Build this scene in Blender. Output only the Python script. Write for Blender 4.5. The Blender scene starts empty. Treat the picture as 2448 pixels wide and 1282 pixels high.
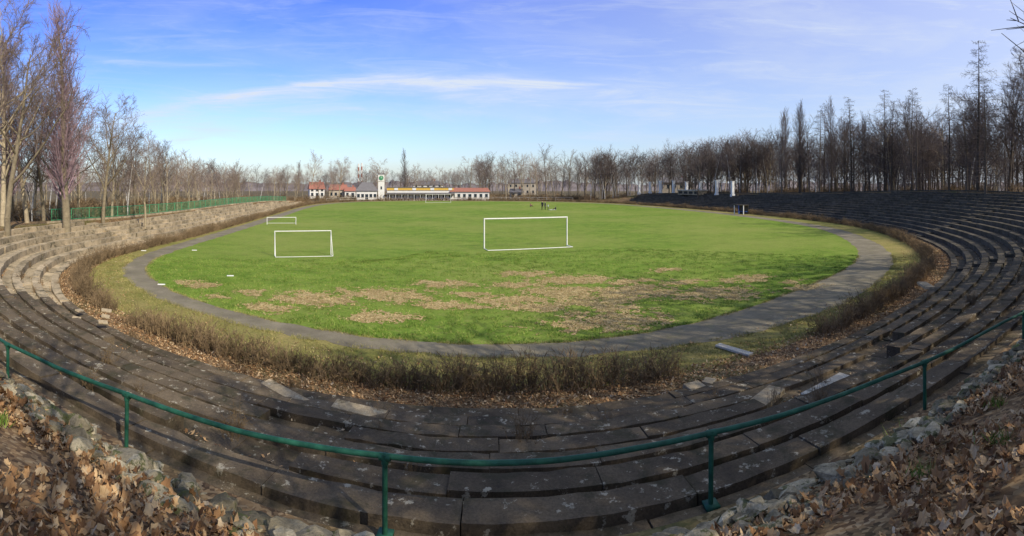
import bpy, math, random
import numpy as np
from mathutils import Vector, noise, Matrix
random.seed(7); rng=np.random.default_rng(7)
sc=bpy.context.scene
col=sc.collection
def clamp(a,b,c): return max(b,min(c,a))

# ---------------------------------------------------------------- materials
def newmat(name):
    m=bpy.data.materials.new(name); m.use_nodes=True
    nt=m.node_tree; b=nt.nodes["Principled BSDF"]
    b.inputs["Specular IOR Level"].default_value=0.2
    return m,nt,b
def ramp(nt,fac,cols,interp='LINEAR'):
    r=nt.nodes.new("ShaderNodeValToRGB"); cr=r.color_ramp; cr.interpolation=interp
    while len(cr.elements)<len(cols): cr.elements.new(0.5)
    for e,(p,c) in zip(cr.elements,cols):
        e.position=p; e.color=(c[0],c[1],c[2],1) if hasattr(c,'__len__') else (c,c,c,1)
    nt.links.new(fac,r.inputs[0]); return r.outputs[0]
def noisen(nt,vec,scale,detail=6,rough=.6,dist=0):
    n=nt.nodes.new("ShaderNodeTexNoise"); n.inputs["Scale"].default_value=scale
    n.inputs["Detail"].default_value=detail; n.inputs["Roughness"].default_value=rough
    n.inputs["Distortion"].default_value=dist
    nt.links.new(vec,n.inputs["Vector"]); return n.outputs["Fac"]
def mix(nt,fac,a,b,mode='MIX'):
    n=nt.nodes.new("ShaderNodeMix"); n.data_type='RGBA'; n.blend_type=mode
    if isinstance(fac,(int,float)): n.inputs[0].default_value=fac
    else: nt.links.new(fac,n.inputs[0])
    for s,v in ((6,a),(7,b)):
        if hasattr(v,'__len__'): n.inputs[s].default_value=(v[0],v[1],v[2],1)
        else: nt.links.new(v,n.inputs[s])
    return n.outputs[2]
def coords(nt):
    g=nt.nodes.new("ShaderNodeTexCoord"); return g.outputs["Object"]
def math_(nt,op,a,b=0.0,c=None,cl=False):
    n=nt.nodes.new("ShaderNodeMath"); n.operation=op; n.use_clamp=cl
    for i,v in enumerate((a,b,c)):
        if v is None: continue
        if isinstance(v,(int,float)): n.inputs[i].default_value=v
        else: nt.links.new(v,n.inputs[i])
    return n.outputs[0]
def bump(nt,b,h,strength,dist=.02):
    n=nt.nodes.new("ShaderNodeBump"); n.inputs["Strength"].default_value=strength
    n.inputs["Distance"].default_value=dist
    nt.links.new(h,n.inputs["Height"]); nt.links.new(n.outputs[0],b.inputs["Normal"])
def simple(name,c,rough=.6,var=.25,scale=3,metal=0):
    m,nt,b=newmat(name); v=coords(nt)
    f=noisen(nt,v,scale)
    k=ramp(nt,f,[(.3,tuple(x*(1-var) for x in c)),(.7,tuple(min(1,x*(1+var)) for x in c))])
    nt.links.new(k,b.inputs["Base Color"]); b.inputs["Roughness"].default_value=rough
    b.inputs["Metallic"].default_value=metal
    return m

def mat_grass(name,c1,c2,c3,dry,dryamt=.55,spot=.6):
    m,nt,b=newmat(name); v=coords(nt)
    big=noisen(nt,v,.06,6,.65); med=noisen(nt,v,.55,10,.78); fine=noisen(nt,v,9,8,.85)
    k=ramp(nt,med,[(.32,c1),(.5,c2),(.68,c3)])
    k=mix(nt,ramp(nt,big,[(.42,0.0),(.62,dryamt)]),k,dry)
    k=mix(nt,.85,k,ramp(nt,fine,[(.32,.35),(.5,.95),(.68,1.6)]),'MULTIPLY')
    sp=noisen(nt,v,2.4,12,.8)
    k=mix(nt,ramp(nt,sp,[(.52,0.0),(.66,spot)]),k,(.32,.25,.10))
    nt.links.new(k,b.inputs["Base Color"]); b.inputs["Roughness"].default_value=.95
    b.inputs["Specular IOR Level"].default_value=.05
    bump(nt,b,mix(nt,.5,ramp(nt,fine,[(0,0.0),(1,1.0)]),ramp(nt,med,[(0,0.0),(1,1.0)])),.8,.10)
    return m
m_grass=mat_grass("pitch_grass",(.085,.15,.02),(.14,.22,.03),(.205,.285,.048),(.24,.27,.065),.7,.6)
m_verge=mat_grass("verge_grass",(.14,.155,.035),(.22,.21,.06),(.32,.26,.10),(.34,.245,.11))
def mat_litter(name,cols,sc_,dark=(.06,.05,.03),da=.75,green=(.09,.12,.03),ga=.5):
    m,nt,b=newmat(name); v=coords(nt)
    vo=nt.nodes.new("ShaderNodeTexVoronoi"); vo.inputs["Scale"].default_value=sc_; nt.links.new(v,vo.inputs["Vector"])
    s=nt.nodes.new("ShaderNodeSeparateColor"); nt.links.new(vo.outputs["Color"],s.inputs[0])
    k=ramp(nt,s.outputs[0],cols)
    n=noisen(nt,v,1.1,6); k=mix(nt,ramp(nt,n,[(.4,0.0),(.65,da)]),k,dark)
    n2=noisen(nt,v,.25,4); k=mix(nt,ramp(nt,n2,[(.5,0.0),(.7,ga)]),k,green)
    nt.links.new(k,b.inputs["Base Color"]); b.inputs["Roughness"].default_value=.95
    bump(nt,b,s.outputs[1],.7,.04); return m
m_litter=mat_litter("leaf_litter_soil",[(0,(.08,.047,.024)),(.4,(.20,.12,.058)),(.7,(.30,.19,.09)),(1,(.40,.28,.15))],19,(.07,.05,.03),.4)
m_wood=mat_litter("woodland_floor",[(0,(.06,.045,.025)),(.5,(.14,.10,.05)),(1,(.24,.17,.09))],5)
def mat_track():
    m,nt,b=newmat("cinder_track"); v=coords(nt)
    a=noisen(nt,v,.6,8,.65); f=noisen(nt,v,22,5,.8)
    k=ramp(nt,a,[(.3,(.14,.12,.082)),(.55,(.215,.185,.125)),(.75,(.30,.255,.175))])
    k=mix(nt,.6,k,ramp(nt,f,[(.3,.6),(.7,1.3)]),'MULTIPLY')
    g=noisen(nt,v,1.6,9,.75); k=mix(nt,ramp(nt,g,[(.54,0.0),(.68,.6)]),k,(.15,.15,.05))
    nt.links.new(k,b.inputs["Base Color"]); b.inputs["Roughness"].default_value=.95
    bump(nt,b,f,.5,.03); return m
m_track=mat_track()
def mat_concrete(name,base,dark,lichen,amount=.6,isl=(.8,1.0,1.2),lt=.62):
    m,nt,b=newmat(name); v=coords(nt)
    a=noisen(nt,v,.8,10,.7,.3); f=noisen(nt,v,30,4,.8); st=noisen(nt,v,5,9,.72)
    g=nt.nodes.new("ShaderNodeNewGeometry")
    k=ramp(nt,a,[(.32,dark),(.55,base),(.8,tuple(x*1.35 for x in base))])
    k=mix(nt,1.0,k,ramp(nt,g.outputs["Random Per Island"],[(0,isl[0]),(.5,isl[1]),(1,isl[2])]),'MULTIPLY')
    k=mix(nt,.8,k,ramp(nt,f,[(.3,.55),(.7,1.4)]),'MULTIPLY')
    l=ramp(nt,st,[(lt,0.0),(lt+.03,amount)]); k=mix(nt,l,k,lichen)
    d=noisen(nt,v,1.7,8,.7,.5); k=mix(nt,ramp(nt,d,[(.51,0.0),(.64,.75)]),k,(.045,.042,.02))
    nt.links.new(k,b.inputs["Base Color"]); b.inputs["Roughness"].default_value=.92
    bump(nt,b,mix(nt,.5,st,f),.8,.03); return m
m_slab=mat_concrete("weathered_concrete",(.14,.105,.065),(.06,.045,.03),(.46,.41,.30),.8,lt=.59)  # brown near-terrace concrete, its colour also darkened to stand for tree shade
m_slabR=mat_concrete("weathered_concrete_shade_tone",(.10,.083,.06),(.05,.042,.032),(.3,.27,.2),.5)  # same concrete, with the right stand's shade put into a darker colour
m_slabL=mat_concrete("weathered_concrete_sunlit_tone",(.42,.33,.21),(.2,.16,.10),(.55,.5,.37),.5,lt=.58)  # same concrete, with the left stand's sunlight put into a paler colour
m_stone=mat_concrete("rubble_limestone",(.38,.32,.21),(.12,.10,.06),(.09,.10,.03),.85,(.5,.9,1.7),.54)
m_pale=mat_concrete("pale_concrete",(.55,.51,.42),(.35,.31,.25),(.6,.57,.5),.4)
m_white=simple("white_paint",(.76,.74,.68),.5,.1,6)
m_green=simple("green_rail_paint",(.02,.09,.055),.45,.35,9)
m_green2=simple("green_fence_paint",(.06,.26,.12),.5,.3,5)
def mat_bark(name,c,c2,rnd=True):
    m,nt,b=newmat(name); v=coords(nt); f=noisen(nt,v,4,6,.7)
    k=ramp(nt,f,[(.3,c),(.7,c2)])
    if rnd:
        oi=nt.nodes.new("ShaderNodeObjectInfo")
        k=mix(nt,1.0,k,ramp(nt,oi.outputs["Random"],[(0,.65),(1,1.35)]),'MULTIPLY')
    nt.links.new(k,b.inputs["Base Color"]); b.inputs["Roughness"].default_value=.9
    return m
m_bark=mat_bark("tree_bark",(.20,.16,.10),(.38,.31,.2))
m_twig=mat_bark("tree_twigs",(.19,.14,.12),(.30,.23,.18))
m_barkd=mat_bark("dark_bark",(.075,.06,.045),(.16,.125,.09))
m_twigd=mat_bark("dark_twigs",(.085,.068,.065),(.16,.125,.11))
m_twigp=mat_bark("poplar_twigs",(.34,.22,.24),(.5,.35,.36))
m_birch=mat_bark("birch_bark",(.16,.15,.13),(.66,.63,.58))
m_hedge=mat_bark("hedge_twigs",(.11,.075,.04),(.28,.195,.105))
m_hill=simple("distant_wood_haze",(.16,.135,.13),.95,.35,.12)
def mat_leaf(name,cols):
    m,nt,b=newmat(name); g=nt.nodes.new("ShaderNodeNewGeometry")
    k=ramp(nt,g.outputs["Random Per Island"],cols)
    nt.links.new(k,b.inputs["Base Color"]); b.inputs["Roughness"].default_value=.75; return m
m_leaf=mat_leaf("dead_leaves",[(0,(.11,.055,.025)),(.3,(.25,.13,.055)),(.6,(.40,.235,.11)),(.85,(.5,.34,.18)),(1,(.58,.45,.29))])
m_leafp=mat_leaf("dead_grass_tufts",[(0,(.28,.19,.08)),(.5,(.48,.35,.15)),(1,(.62,.48,.26))])
def mat_blade(name,a,b_,c_):
    m,nt,b=newmat(name); g=nt.nodes.new("ShaderNodeNewGeometry")
    k=ramp(nt,g.outputs["Random Per Island"],[(0,a),(.6,b_),(1,c_)])
    v=coords(nt); n=noisen(nt,v,.55,8,.7); k=mix(nt,1.0,k,ramp(nt,n,[(.35,.7),(.65,1.35)]),'MULTIPLY')
    nt.links.new(k,b.inputs["Base Color"]); b.inputs["Roughness"].default_value=.8; return m
m_blade=mat_blade("grass_blades",(.08,.16,.02),(.155,.255,.035),(.35,.34,.10))
m_bladev=mat_blade("dry_grass_blades",(.16,.17,.04),(.28,.25,.08),(.42,.33,.16))

# ---------------------------------------------------------------- mesh helpers
def mkmesh(name,verts,faces,mats=(),midx=None,smooth=False):
    me=bpy.data.meshes.new(name); verts=np.asarray(verts,dtype=np.float32)
    me.vertices.add(len(verts)); me.vertices.foreach_set("co",verts.ravel())
    faces=[np.asarray(f,dtype=np.int32) for f in faces if len(f)]
    nl=sum(f.size for f in faces); nf=sum(len(f) for f in faces)
    me.loops.add(nl); me.loops.foreach_set("vertex_index",np.concatenate([f.ravel() for f in faces]))
    tot=np.concatenate([np.full(len(f),f.shape[1],dtype=np.int32) for f in faces])
    st=np.concatenate([[0],np.cumsum(tot)[:-1]]).astype(np.int32)
    me.polygons.add(nf); me.polygons.foreach_set("loop_start",st); me.polygons.foreach_set("loop_total",tot)
    for m in mats: me.materials.append(m)
    if midx is not None: me.polygons.foreach_set("material_index",np.asarray(midx,dtype=np.int32))
    me.polygons.foreach_set("use_smooth",np.full(nf,bool(smooth)))
    me.update(calc_edges=True); me.validate()
    return me
def mkobj(name,me,parent=None,loc=(0,0,0),rot=0,scale=1):
    o=bpy.data.objects.new(name,me); col.objects.link(o); o.location=loc
    o.rotation_euler=(0,0,rot); o.scale=(scale,)*3 if not hasattr(scale,'__len__') else scale
    if parent: o.parent=parent
    return o
def empty(name,loc=(0,0,0)):
    o=bpy.data.objects.new(name,None); col.objects.link(o); o.location=loc; return o
def tubes(P0,P1,R0,R1,n):
    P0=np.asarray(P0,float);P1=np.asarray(P1,float);R0=np.asarray(R0,float);R1=np.asarray(R1,float)
    d=P1-P0; d/= (np.linalg.norm(d,axis=1,keepdims=True)+1e-9)
    ref=np.where(np.abs(d[:,2:3])>.9,np.array([[1.,0,0]]),np.array([[0,0,1.]]))
    a=np.cross(d,ref); a/=(np.linalg.norm(a,axis=1,keepdims=True)+1e-9); b=np.cross(d,a)
    ang=np.arange(n)*2*np.pi/n; c=np.cos(ang);s=np.sin(ang)
    ring=a[:,None,:]*c[None,:,None]+b[:,None,:]*s[None,:,None]
    V=np.concatenate([P0[:,None]+ring*R0[:,None,None],P1[:,None]+ring*R1[:,None,None]],axis=1)
    m=len(P0); base=(np.arange(m)*2*n)[:,None]
    i=np.arange(n); j=(i+1)%n
    q=np.stack([i,j,j+n,i+n],axis=1)
    F=(base[:,:,None]+q[None]).reshape(-1,4)
    return V.reshape(-1,3),F
class Geo:
    def __init__(s): s.v=[];s.f=[];s.n=0;s.mi=[]
    def add(s,V,F,mi=0):
        V=np.asarray(V,float); F=np.asarray(F)
        s.v.append(V); s.f.append(F+s.n); s.n+=len(V); s.mi.append(np.full(len(F),mi))
    def mesh(s,name,mats,smooth=False):
        return mkmesh(name,np.concatenate(s.v),s.f,mats,np.concatenate(s.mi),smooth)
BOXF=np.array([[0,1,2,3],[7,6,5,4],[0,4,5,1],[1,5,6,2],[2,6,7,3],[3,7,4,0]])
def prism(g,c4,z0,z1,mi=0):
    z1=z1 if hasattr(z1,'__len__') else [z1]*4
    V=[(c4[i][0],c4[i][1],z1[i]) for i in range(4)]+[(c4[i][0],c4[i][1],z0) for i in range(4)]
    g.add(V,BOXF,mi)
def box(g,x0,x1,y0,y1,z0,z1,mi=0):
    prism(g,[(x0,y0),(x1,y0),(x1,y1),(x0,y1)],z0,z1,mi)
def ccw(c):
    ar=sum(c[q][0]*c[(q+1)%4][1]-c[(q+1)%4][0]*c[q][1] for q in range(4))
    return c if ar>0 else c[::-1]

# ---------------------------------------------------------------- stadium plan
# x, y, track width, hedge offset, terrace inner offset, terrace depth, bank(near) factor, ground level outside
CT=[(-1,16.5,1.2,3.6,5.0,6.7,1,2),(4.1,17.0,1.5,3.9,5.2,6.7,1,2),(8.5,18.4,2.8,4.6,5.7,6.9,1,2),(13.3,20.8,3.4,5,6.3,9,1,2.5),
(20.5,25.0,2.8,5,6.6,12,.6,2.8),(25.8,30.5,2.4,5,6.8,14,.3,3),(30.3,38,2.2,5.2,7,15,.1,3),(34.2,47,2.1,5.5,7,15.5,0,3),
(36.3,58,2,5.5,7,15,0,3),(36.6,76,2,5,6.8,13,0,3),(34.5,95,2,5,6.6,11.5,0,2.5),(30.5,114,2,5,6.5,11,0,2),(25,131,2,5,6.2,9,0,1),
(16,144,2,5,6,0,0,.3),(2,152,2,5,6,0,0,0),(-18,154,2,5,6,0,0,0),(-34,151,2,5,6,0,0,0),(-44,142,2,4.5,5,0,0,0),
(-48,125,2,4,5,2,0,0),(-44.8,103,2,3.2,4.2,5,0,.2),(-38,78,2,3,4,6,0,.6),(-31.4,54,1.8,2.8,3.9,6,0,.9),(-27.6,40,1.7,2.6,3.9,6.3,0,1.1),
(-25.2,31,1.6,2.8,4.2,6.8,.1,1.4),(-21.8,23.6,1.5,3.8,4.9,7,.3,1.6),(-16.4,19.4,1.4,4.4,5.6,7,.7,2),(-11.1,17.6,1.2,4.3,5.6,6.9,1,2),(-6.2,16.8,1.2,3.9,5.3,6.7,1,2)]
CT=np.array(CT,float); n=len(CT)
pts=[]
for i in range(n):
    p0,p1,p2,p3=CT[i-1],CT[i],CT[(i+1)%n],CT[(i+2)%n]
    for t in np.arange(0,1,1/40):
        a=.5*(2*p1+(p2-p0)*t+(2*p0-5*p1+4*p2-p3)*t*t+(3*p1-p0-3*p2+p3)*t**3)
        b=p1+(p2-p1)*t
        a[2:]=b[2:]; pts.append(a)
pts=np.array(pts)
def resample(p,N):
    q=np.vstack([p,p[:1]]); d=np.concatenate([[0],np.cumsum(np.linalg.norm(np.diff(q[:,:2],axis=0),axis=1))])
    s=np.linspace(0,d[-1],N+1)[:-1]
    return np.stack([np.interp(s,d,q[:,k]) for k in range(q.shape[1])],axis=1),d[-1]
NS=840
S,L=resample(pts,NS)
for _ in range(60): S[:,:]=.5*S+.25*(np.roll(S,1,0)+np.roll(S,-1,0))
S,L=resample(S,NS)
tan=np.roll(S[:,:2],-1,0)-np.roll(S[:,:2],1,0); tan/=np.linalg.norm(tan,axis=1,keepdims=True)
nor=np.stack([tan[:,1],-tan[:,0]],axis=1)
for _ in range(25): nor=.5*nor+.25*(np.roll(nor,1,0)+np.roll(nor,-1,0))
nor/=np.linalg.norm(nor,axis=1,keepdims=True)
A=np.hstack([S,nor])   # 0x 1y 2tw 3ho 4ti 5W 6N 7base 8nx 9ny
DS=L/NS
def at(s):
    u=(s%L)/DS; i=int(u)%NS; f=u-int(u); return A[i]*(1-f)+A[(i+1)%NS]*f
CEN=np.array([-3.,80.])
def P(s,off):
    a=at(s); return np.array([a[0]+a[8]*off,a[1]+a[9]*off])
RISE=.285
PR_N=[(0,-.05),(.35,.0),(.7,.28),(1.1,.42),(2.5,1.0),(5,1.7),(10,2.0),(20,2.0),(40,1.6)]
def zprof(a,off):
    ti,W,N,base=a[4],a[5],a[6],a[7]; out=ti+W
    if off<=ti: return 0.0
    if off<=out: return RISE*(off-ti)
    top=RISE*W; o=off-out
    zn=top+np.interp(o,[p[0] for p in PR_N],[p[1] for p in PR_N])
    zo=np.interp(o,[0,1,3,8],[top-.05,top-.12,(top+base)/2,base])
    z=zn*N+zo*(1-N)
    far=np.interp(o,[40,160,400],[0,.8,1]); return z*(1-far)
G=Geo(); rings=[]
spec=[('i',0.0),('t',0.0)]+[('w',u) for u in (0.001,.15,.3,.45,.6,.75,.9,.999)]+[('o',d) for d in (0.02,.35,.7,1.1,1.8,2.5,3.7,5,7,10,15,20,30,40,60,100,160,400,2500)]
for kind,u in spec:
    R=[]
    for i in range(NS):
        a=A[i]; ti,W=a[4],a[5]
        if kind=='i': off=0.;z=0.
        elif kind=='t': off=ti;z=0.
        elif kind=='w': off=ti+.02+(W-.04)*u if W>.1 else ti+.02+.1*u; z=max(-.02,RISE*W*u-.45)
        else:
            off=ti+max(W,.2)+u; z=zprof(a,off)
            if u>1: 
                x,y=a[0]+a[8]*off,a[1]+a[9]*off
                z+=.12*noise.noise((x*.35,y*.35,0))*min(1,u/3)
        if off>100:
            p=a[:2]+a[8:10]*100; d=p-CEN; d/=np.linalg.norm(d); p=p+d*(off-100)
        else: p=a[:2]+a[8:10]*off
        R.append((p[0],p[1],z))
    rings.append(np.array(R))
V=np.vstack([np.array([[CEN[0],CEN[1],0]])]+rings)
i=np.arange(NS); j=(i+1)%NS
tri=np.stack([np.zeros(NS,int),1+i,1+j],axis=1)
qs=[];mi=[np.zeros(NS,int)]
for r in range(len(rings)-1):
    b0=1+r*NS;b1=b0+NS
    qs.append(np.stack([b0+i,b1+i,b1+j,b0+j],axis=1))
    mi.append(np.full(NS,1 if r==0 else 2 if r<18 else 3))
mkobj("ground",mkmesh("ground",V,[tri]+qs,[m_grass,m_verge,m_litter,m_wood],np.concatenate(mi)))
def strip(name,o0f,o1f,z,mat,jit=.14):
    V=[];F=[];n_=NS
    for k in range(n_):
        s=k*DS; a=A[k]; th=k/n_*2*math.pi; cx,cy=math.cos(th)*50,math.sin(th)*50
        j0=jit*noise.noise((cx,cy,0))+jit*.6*noise.noise((cx*3,cy*3,4)); j1=jit*noise.noise((cx,cy,9))+jit*.6*noise.noise((cx*3,cy*3,14))
        for m_ in range(5):
            t=m_/4; off=o0f(a)+j0+(o1f(a)+j1-o0f(a)-j0)*t
            V.append((a[0]+a[8]*off,a[1]+a[9]*off,z+(.012 if 0<m_<4 else 0)))
        b=k*5; b2=((k+1)%n_)*5
        for m_ in range(4): F.append((b+m_,b+m_+1,b2+m_+1,b2+m_))
    return mkobj(name,mkmesh(name,V,[F],[mat]))
strip("running_track",lambda a:0.,lambda a:a[2],.006,m_track,.22)
strip("leaf_strip_path",lambda a:a[4]-1.3,lambda a:a[4]+.05,.01,m_litter)

# ---------------------------------------------------------------- terraces
def s_of(x,y):
    d=(A[:,0]-x)**2+(A[:,1]-y)**2; return int(np.argmin(d))*DS
stairs=[s_of(*p) for p in [(-26,34),(-33,60),(-42,92),(20,24.7),(30,37.5),(35.6,53),(36.7,70),(35.3,88),(31.5,110)]]
def instair(s):
    for q in stairs:
        if abs((s-q+L/2)%L-L/2)<.75: return True
    return False
Z0=.06
def terrace(name,sa,sb,mat):
    g=Geo()
    for k in range(16):
        for (d0,d1,dz) in ((0,.42,.10),(.435,.985,0)):
            s=sa
            while s<sb:
                a=at(s); off0=a[4]+k
                sc_=max(np.linalg.norm(P(s+.5,off0)-P(s,off0))/.5,.2)
                ln=random.uniform(1.6,2.6)/sc_
                s2=min(s+ln,sb); am=at((s+s2)/2)
                if am[5]<k+.6 : s=s2; continue
                if instair((s+s2)/2) or instair(s) or instair(s2):
                    if instair(s): s+=.2; continue
                    while instair(s2): s2-=.1
                gp=random.uniform(.004,.014)/sc_
                near=am[1]<24
                if dz>0 and random.random()<(.035 if near else .006): s=s2; continue
                jt=random.gauss(0,.007)+(random.random()<.1)*random.uniform(-.05,.02)
                jo=random.gauss(0,.007)+(random.random()<.1)*random.uniform(-.04,.04)
                top=RISE*k+Z0+dz+jt
                nsub=max(1,int(round((s2-s)*sc_/.3))); tl=[random.gauss(0,.006) for _ in range(nsub+1)]; ed=[random.gauss(0,.008)-(random.random()<.16)*random.uniform(0,.04) for _ in range(nsub+1)]
                sk=random.gauss(0,.01)
                V=[]
                for q in range(nsub+1):
                    aa=at(s+gp+(s2-s-2*gp)*q/nsub); skq=sk*(q/nsub-.5)*2
                    for d_,zz in ((d0-ed[q]+skq,top+tl[q]),(d1+ed[q]*.5+skq,top+tl[q]+.004),(d1+skq,top-.42),(d0+skq,top-.42)):
                        o=aa[4]+k+d_+jo; V.append((aa[0]+aa[8]*o,aa[1]+aa[9]*o,zz))
                F=[(0,1,2,3)]
                for q in range(nsub):
                    b=q*4
                    for w_ in range(4): F.append((b+w_,b+4+w_,b+4+(w_+1)%4,b+(w_+1)%4))
                e=nsub*4; F.append((e+3,e+2,e+1,e))
                g.add(V,F); s=s2
    for q in stairs:
        if not (sa<q<sb): continue
        a=at(q); t=np.array([-a[9],a[8]]); nn=a[8:10]
        for k in range(int(a[5])*2):
            o0=a[4]+k*.5; z=RISE*.5*k+Z0+.03
            p=a[:2]+nn*o0; w=.7
            prism(g,ccw([p-t*w,p-t*w+nn*.5,p+t*w+nn*.5,p+t*w]),z-.4,z+random.gauss(0,.006))
    return mkobj(name,g.mesh(name,[mat]))
s_left=s_of(-15,18.8); s_rt=s_of(12.5,20.2); s_fr=s_of(24,132); s_fl=s_of(-48,125)
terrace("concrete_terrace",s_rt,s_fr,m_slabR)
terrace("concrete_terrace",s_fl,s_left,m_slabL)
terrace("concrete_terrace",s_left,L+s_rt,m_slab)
def backwall(name,sa,sb,mat,h=.35):
    g=Geo(); s=sa
    while s<sb:
        s2=s+1.0; a1,a2=at(s),at(s2)
        if a1[5]>3:
            z=RISE*a1[5]
            prism(g,ccw([a1[:2]+a1[8:10]*(a1[4]+a1[5]+.1),a2[:2]+a2[8:10]*(a2[4]+a2[5]+.1),a2[:2]+a2[8:10]*(a2[4]+a2[5]+.35),a1[:2]+a1[8:10]*(a1[4]+a1[5]+.35)]),z-.8,z+h)
        s=s2
    return mkobj(name,g.mesh(name,[mat]))
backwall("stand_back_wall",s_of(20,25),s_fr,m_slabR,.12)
backwall("stand_back_wall",s_fl,s_of(-25,30),m_slabL,.12)

# ---------------------------------------------------------------- railing near
def railing(name,pts,top,zb,mat,r=.03):
    g=Geo(); fine=[]
    for i_ in range(len(pts)-1):
        for t in np.arange(0,1,.25):
            fine.append(tuple(np.array(pts[i_])*(1-t)+np.array(pts[i_+1])*t))
    fine.append(pts[-1])
    F3=[(p[0],p[1],top+.012*math.sin(i_*1.7)) for i_,p in enumerate(fine)]
    V,F=tubes(F3[:-1],F3[1:],[r]*(len(F3)-1),[r]*(len(F3)-1),10); g.add(V,F)
    for i_,p in enumerate(pts):
        lean=random.uniform(-.02,.02)
        V,F=tubes([(p[0]+lean,p[1],zb-.3),(p[0],p[1],top-.07),(p[0]-.06,p[1],top)],[(p[0],p[1],top-.02),(p[0],p[1],top+.03),(p[0]+.06,p[1],top)],[r*.95,r*1.3,r*1.35],[r*.95,r*1.3,r*1.35],10); g.add(V,F)
        box(g,p[0]-.08,p[0]+.08,p[1]-.08,p[1]+.08,zb-.02,zb+.02)
    return mkobj(name,g.mesh(name,[mat],True))
railing("green_handrail",[(-14.5,5.6),(-10.8,4.75),(-7.27,4.45),(-4.57,4.62),(-1.28,4.86),(2.16,5.06),(5.71,5.16),(9.2,5.45),(12.8,6.4)],2.62,1.82,m_green)

def fence(name,sa,sb,doff,h,mat):
    g=Geo(); s=sa; P0=[];P1=[];R=[]
    last=None
    while s<sb:
        a=at(s); off=a[4]+a[5]+doff; p=a[:2]+a[8:10]*off; z=RISE*a[5]
        if last is not None:
            q,zq=last
            for hh in (h,.15):
                P0.append((q[0],q[1],zq+hh));P1.append((p[0],p[1],z+hh));R.append(.035)
            for t in np.arange(.08,1,.08):
                r_=q*(1-t)+p*t; zz=zq*(1-t)+z*t
                P0.append((r_[0],r_[1],zz+.15));P1.append((r_[0],r_[1],zz+h));R.append(.014)
        P0.append((p[0],p[1],z-.6));P1.append((p[0],p[1],z+h+.06));R.append(.045)
        last=(p,z); s+=2.4
    V,F=tubes(P0,P1,R,R,4); g.add(V,F)
    return mkobj(name,g.mesh(name,[mat]))
fence("green_fence",s_of(-46.5,114),s_of(-24,28.5),.6,1.15,m_green2)

# ---------------------------------------------------------------- goals
def goal(name,p0,p1,h,depth,r=.06,flip=1):
    e=empty(name,((p0[0]+p1[0])/2,(p0[1]+p1[1])/2,0))
    d=np.array(p1)-np.array(p0); w=np.linalg.norm(d); d/=w
    nn=np.array([d[1],-d[0]])*flip
    a=-d*w/2;b=d*w/2; ab=a+nn*depth; bb=b+nn*depth
    def T(p,q,rr,nm):
        V,F=tubes([p],[q],[rr],[rr],10); mkobj(nm,mkmesh(nm,V,[F],[m_white],None,True),e)
    T((a[0],a[1],0),(a[0],a[1],h+r),r,"left_post");T((b[0],b[1],0),(b[0],b[1],h+r),r,"right_post")
    T((a[0],a[1],h),(b[0],b[1],h),r,"crossbar")
    T((ab[0],ab[1],.05),(bb[0],bb[1],.05),r*.6,"rear_ground_bar")
    T((a[0],a[1],.05),(ab[0],ab[1],.05),r*.5,"left_ground_bar");T((b[0],b[1],.05),(bb[0],bb[1],.05),r*.5,"right_ground_bar")
    return e,T,a,b,ab,bb
goal("football_goal",(-2.3,40.9),(4.8,42.9),2.5,1.3,.055)
e,T,a,b,ab,bb=goal("football_goal",(-17.1,32.8),(-13.45,35.0),1.85,.9,.035)
T((a[0],a[1],1.8),(ab[0],ab[1],.05),.02,"left_stay");T((b[0],b[1],1.8),(bb[0],bb[1],.05),.02,"right_stay")
e,T,a,b,ab,bb=goal("football_goal",(-31.3,57.8),(-27.9,59.6),.95,1.7,.04,-1)
T((ab[0],ab[1],.05),(a[0],a[1],.95),.03,"left_stay");T((bb[0],bb[1],.05),(b[0],b[1],.95),.03,"right_stay")
goal("football_goal",(-24.5,138.8),(-17.5,140.3),2.44,1.2,.045,-1)

# ---------------------------------------------------------------- vegetation
def grow(segs,p,d,length,r,level,cfg,rs):
    c=cfg[level]; nseg=c['n']; pts=[p]; dd=d.copy(); sl=length/nseg
    for k in range(nseg):
        dd=dd+rs.normal(0,c['wob'],3)+np.array([0,0,c['up']]); dd/=np.linalg.norm(dd)
        q=p+dd*sl; r0=r*(1-k/nseg*c['tap']); r1=r*(1-(k+1)/nseg*c['tap'])
        segs[level].append((p,q,r0,r1)); p=q; pts.append(p)
    if level+1<len(cfg):
        nc=c['kids']; cc=cfg[level+1]; ph=rs.uniform(0,6.28)
        for k in range(nc):
            t=c['t0']+(1-c['t0'])*(k+rs.uniform(0,1))/nc
            u=t*nseg; i_=min(int(u),nseg-1); f=u-i_; pos=pts[i_]*(1-f)+pts[i_+1]*f
            ax=pts[i_+1]-pts[i_]; ax/=np.linalg.norm(ax)
            ref=np.array([1.,0,0]) if abs(ax[2])>.8 else np.array([0,0,1.])
            u1=np.cross(ax,ref);u1/=np.linalg.norm(u1);u2=np.cross(ax,u1); ph+=2.4+rs.normal(0,.4)
            side=u1*math.cos(ph)+u2*math.sin(ph); an=cc['ang']*rs.uniform(.75,1.25)
            nd=ax*math.cos(an)+side*math.sin(an)
            if 'flat' in cc: nd[2]=nd[2]*.2+cc['flat']; nd/=np.linalg.norm(nd)
            ln=length*cc['len']*rs.uniform(.7,1.2)*cc['prof'](t)
            rr=max(cc['rmin'],r*(1-t*c['tap'])*cc['rr'])
            grow(segs,pos,nd,ln,rr,level+1,cfg,rs)
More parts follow.
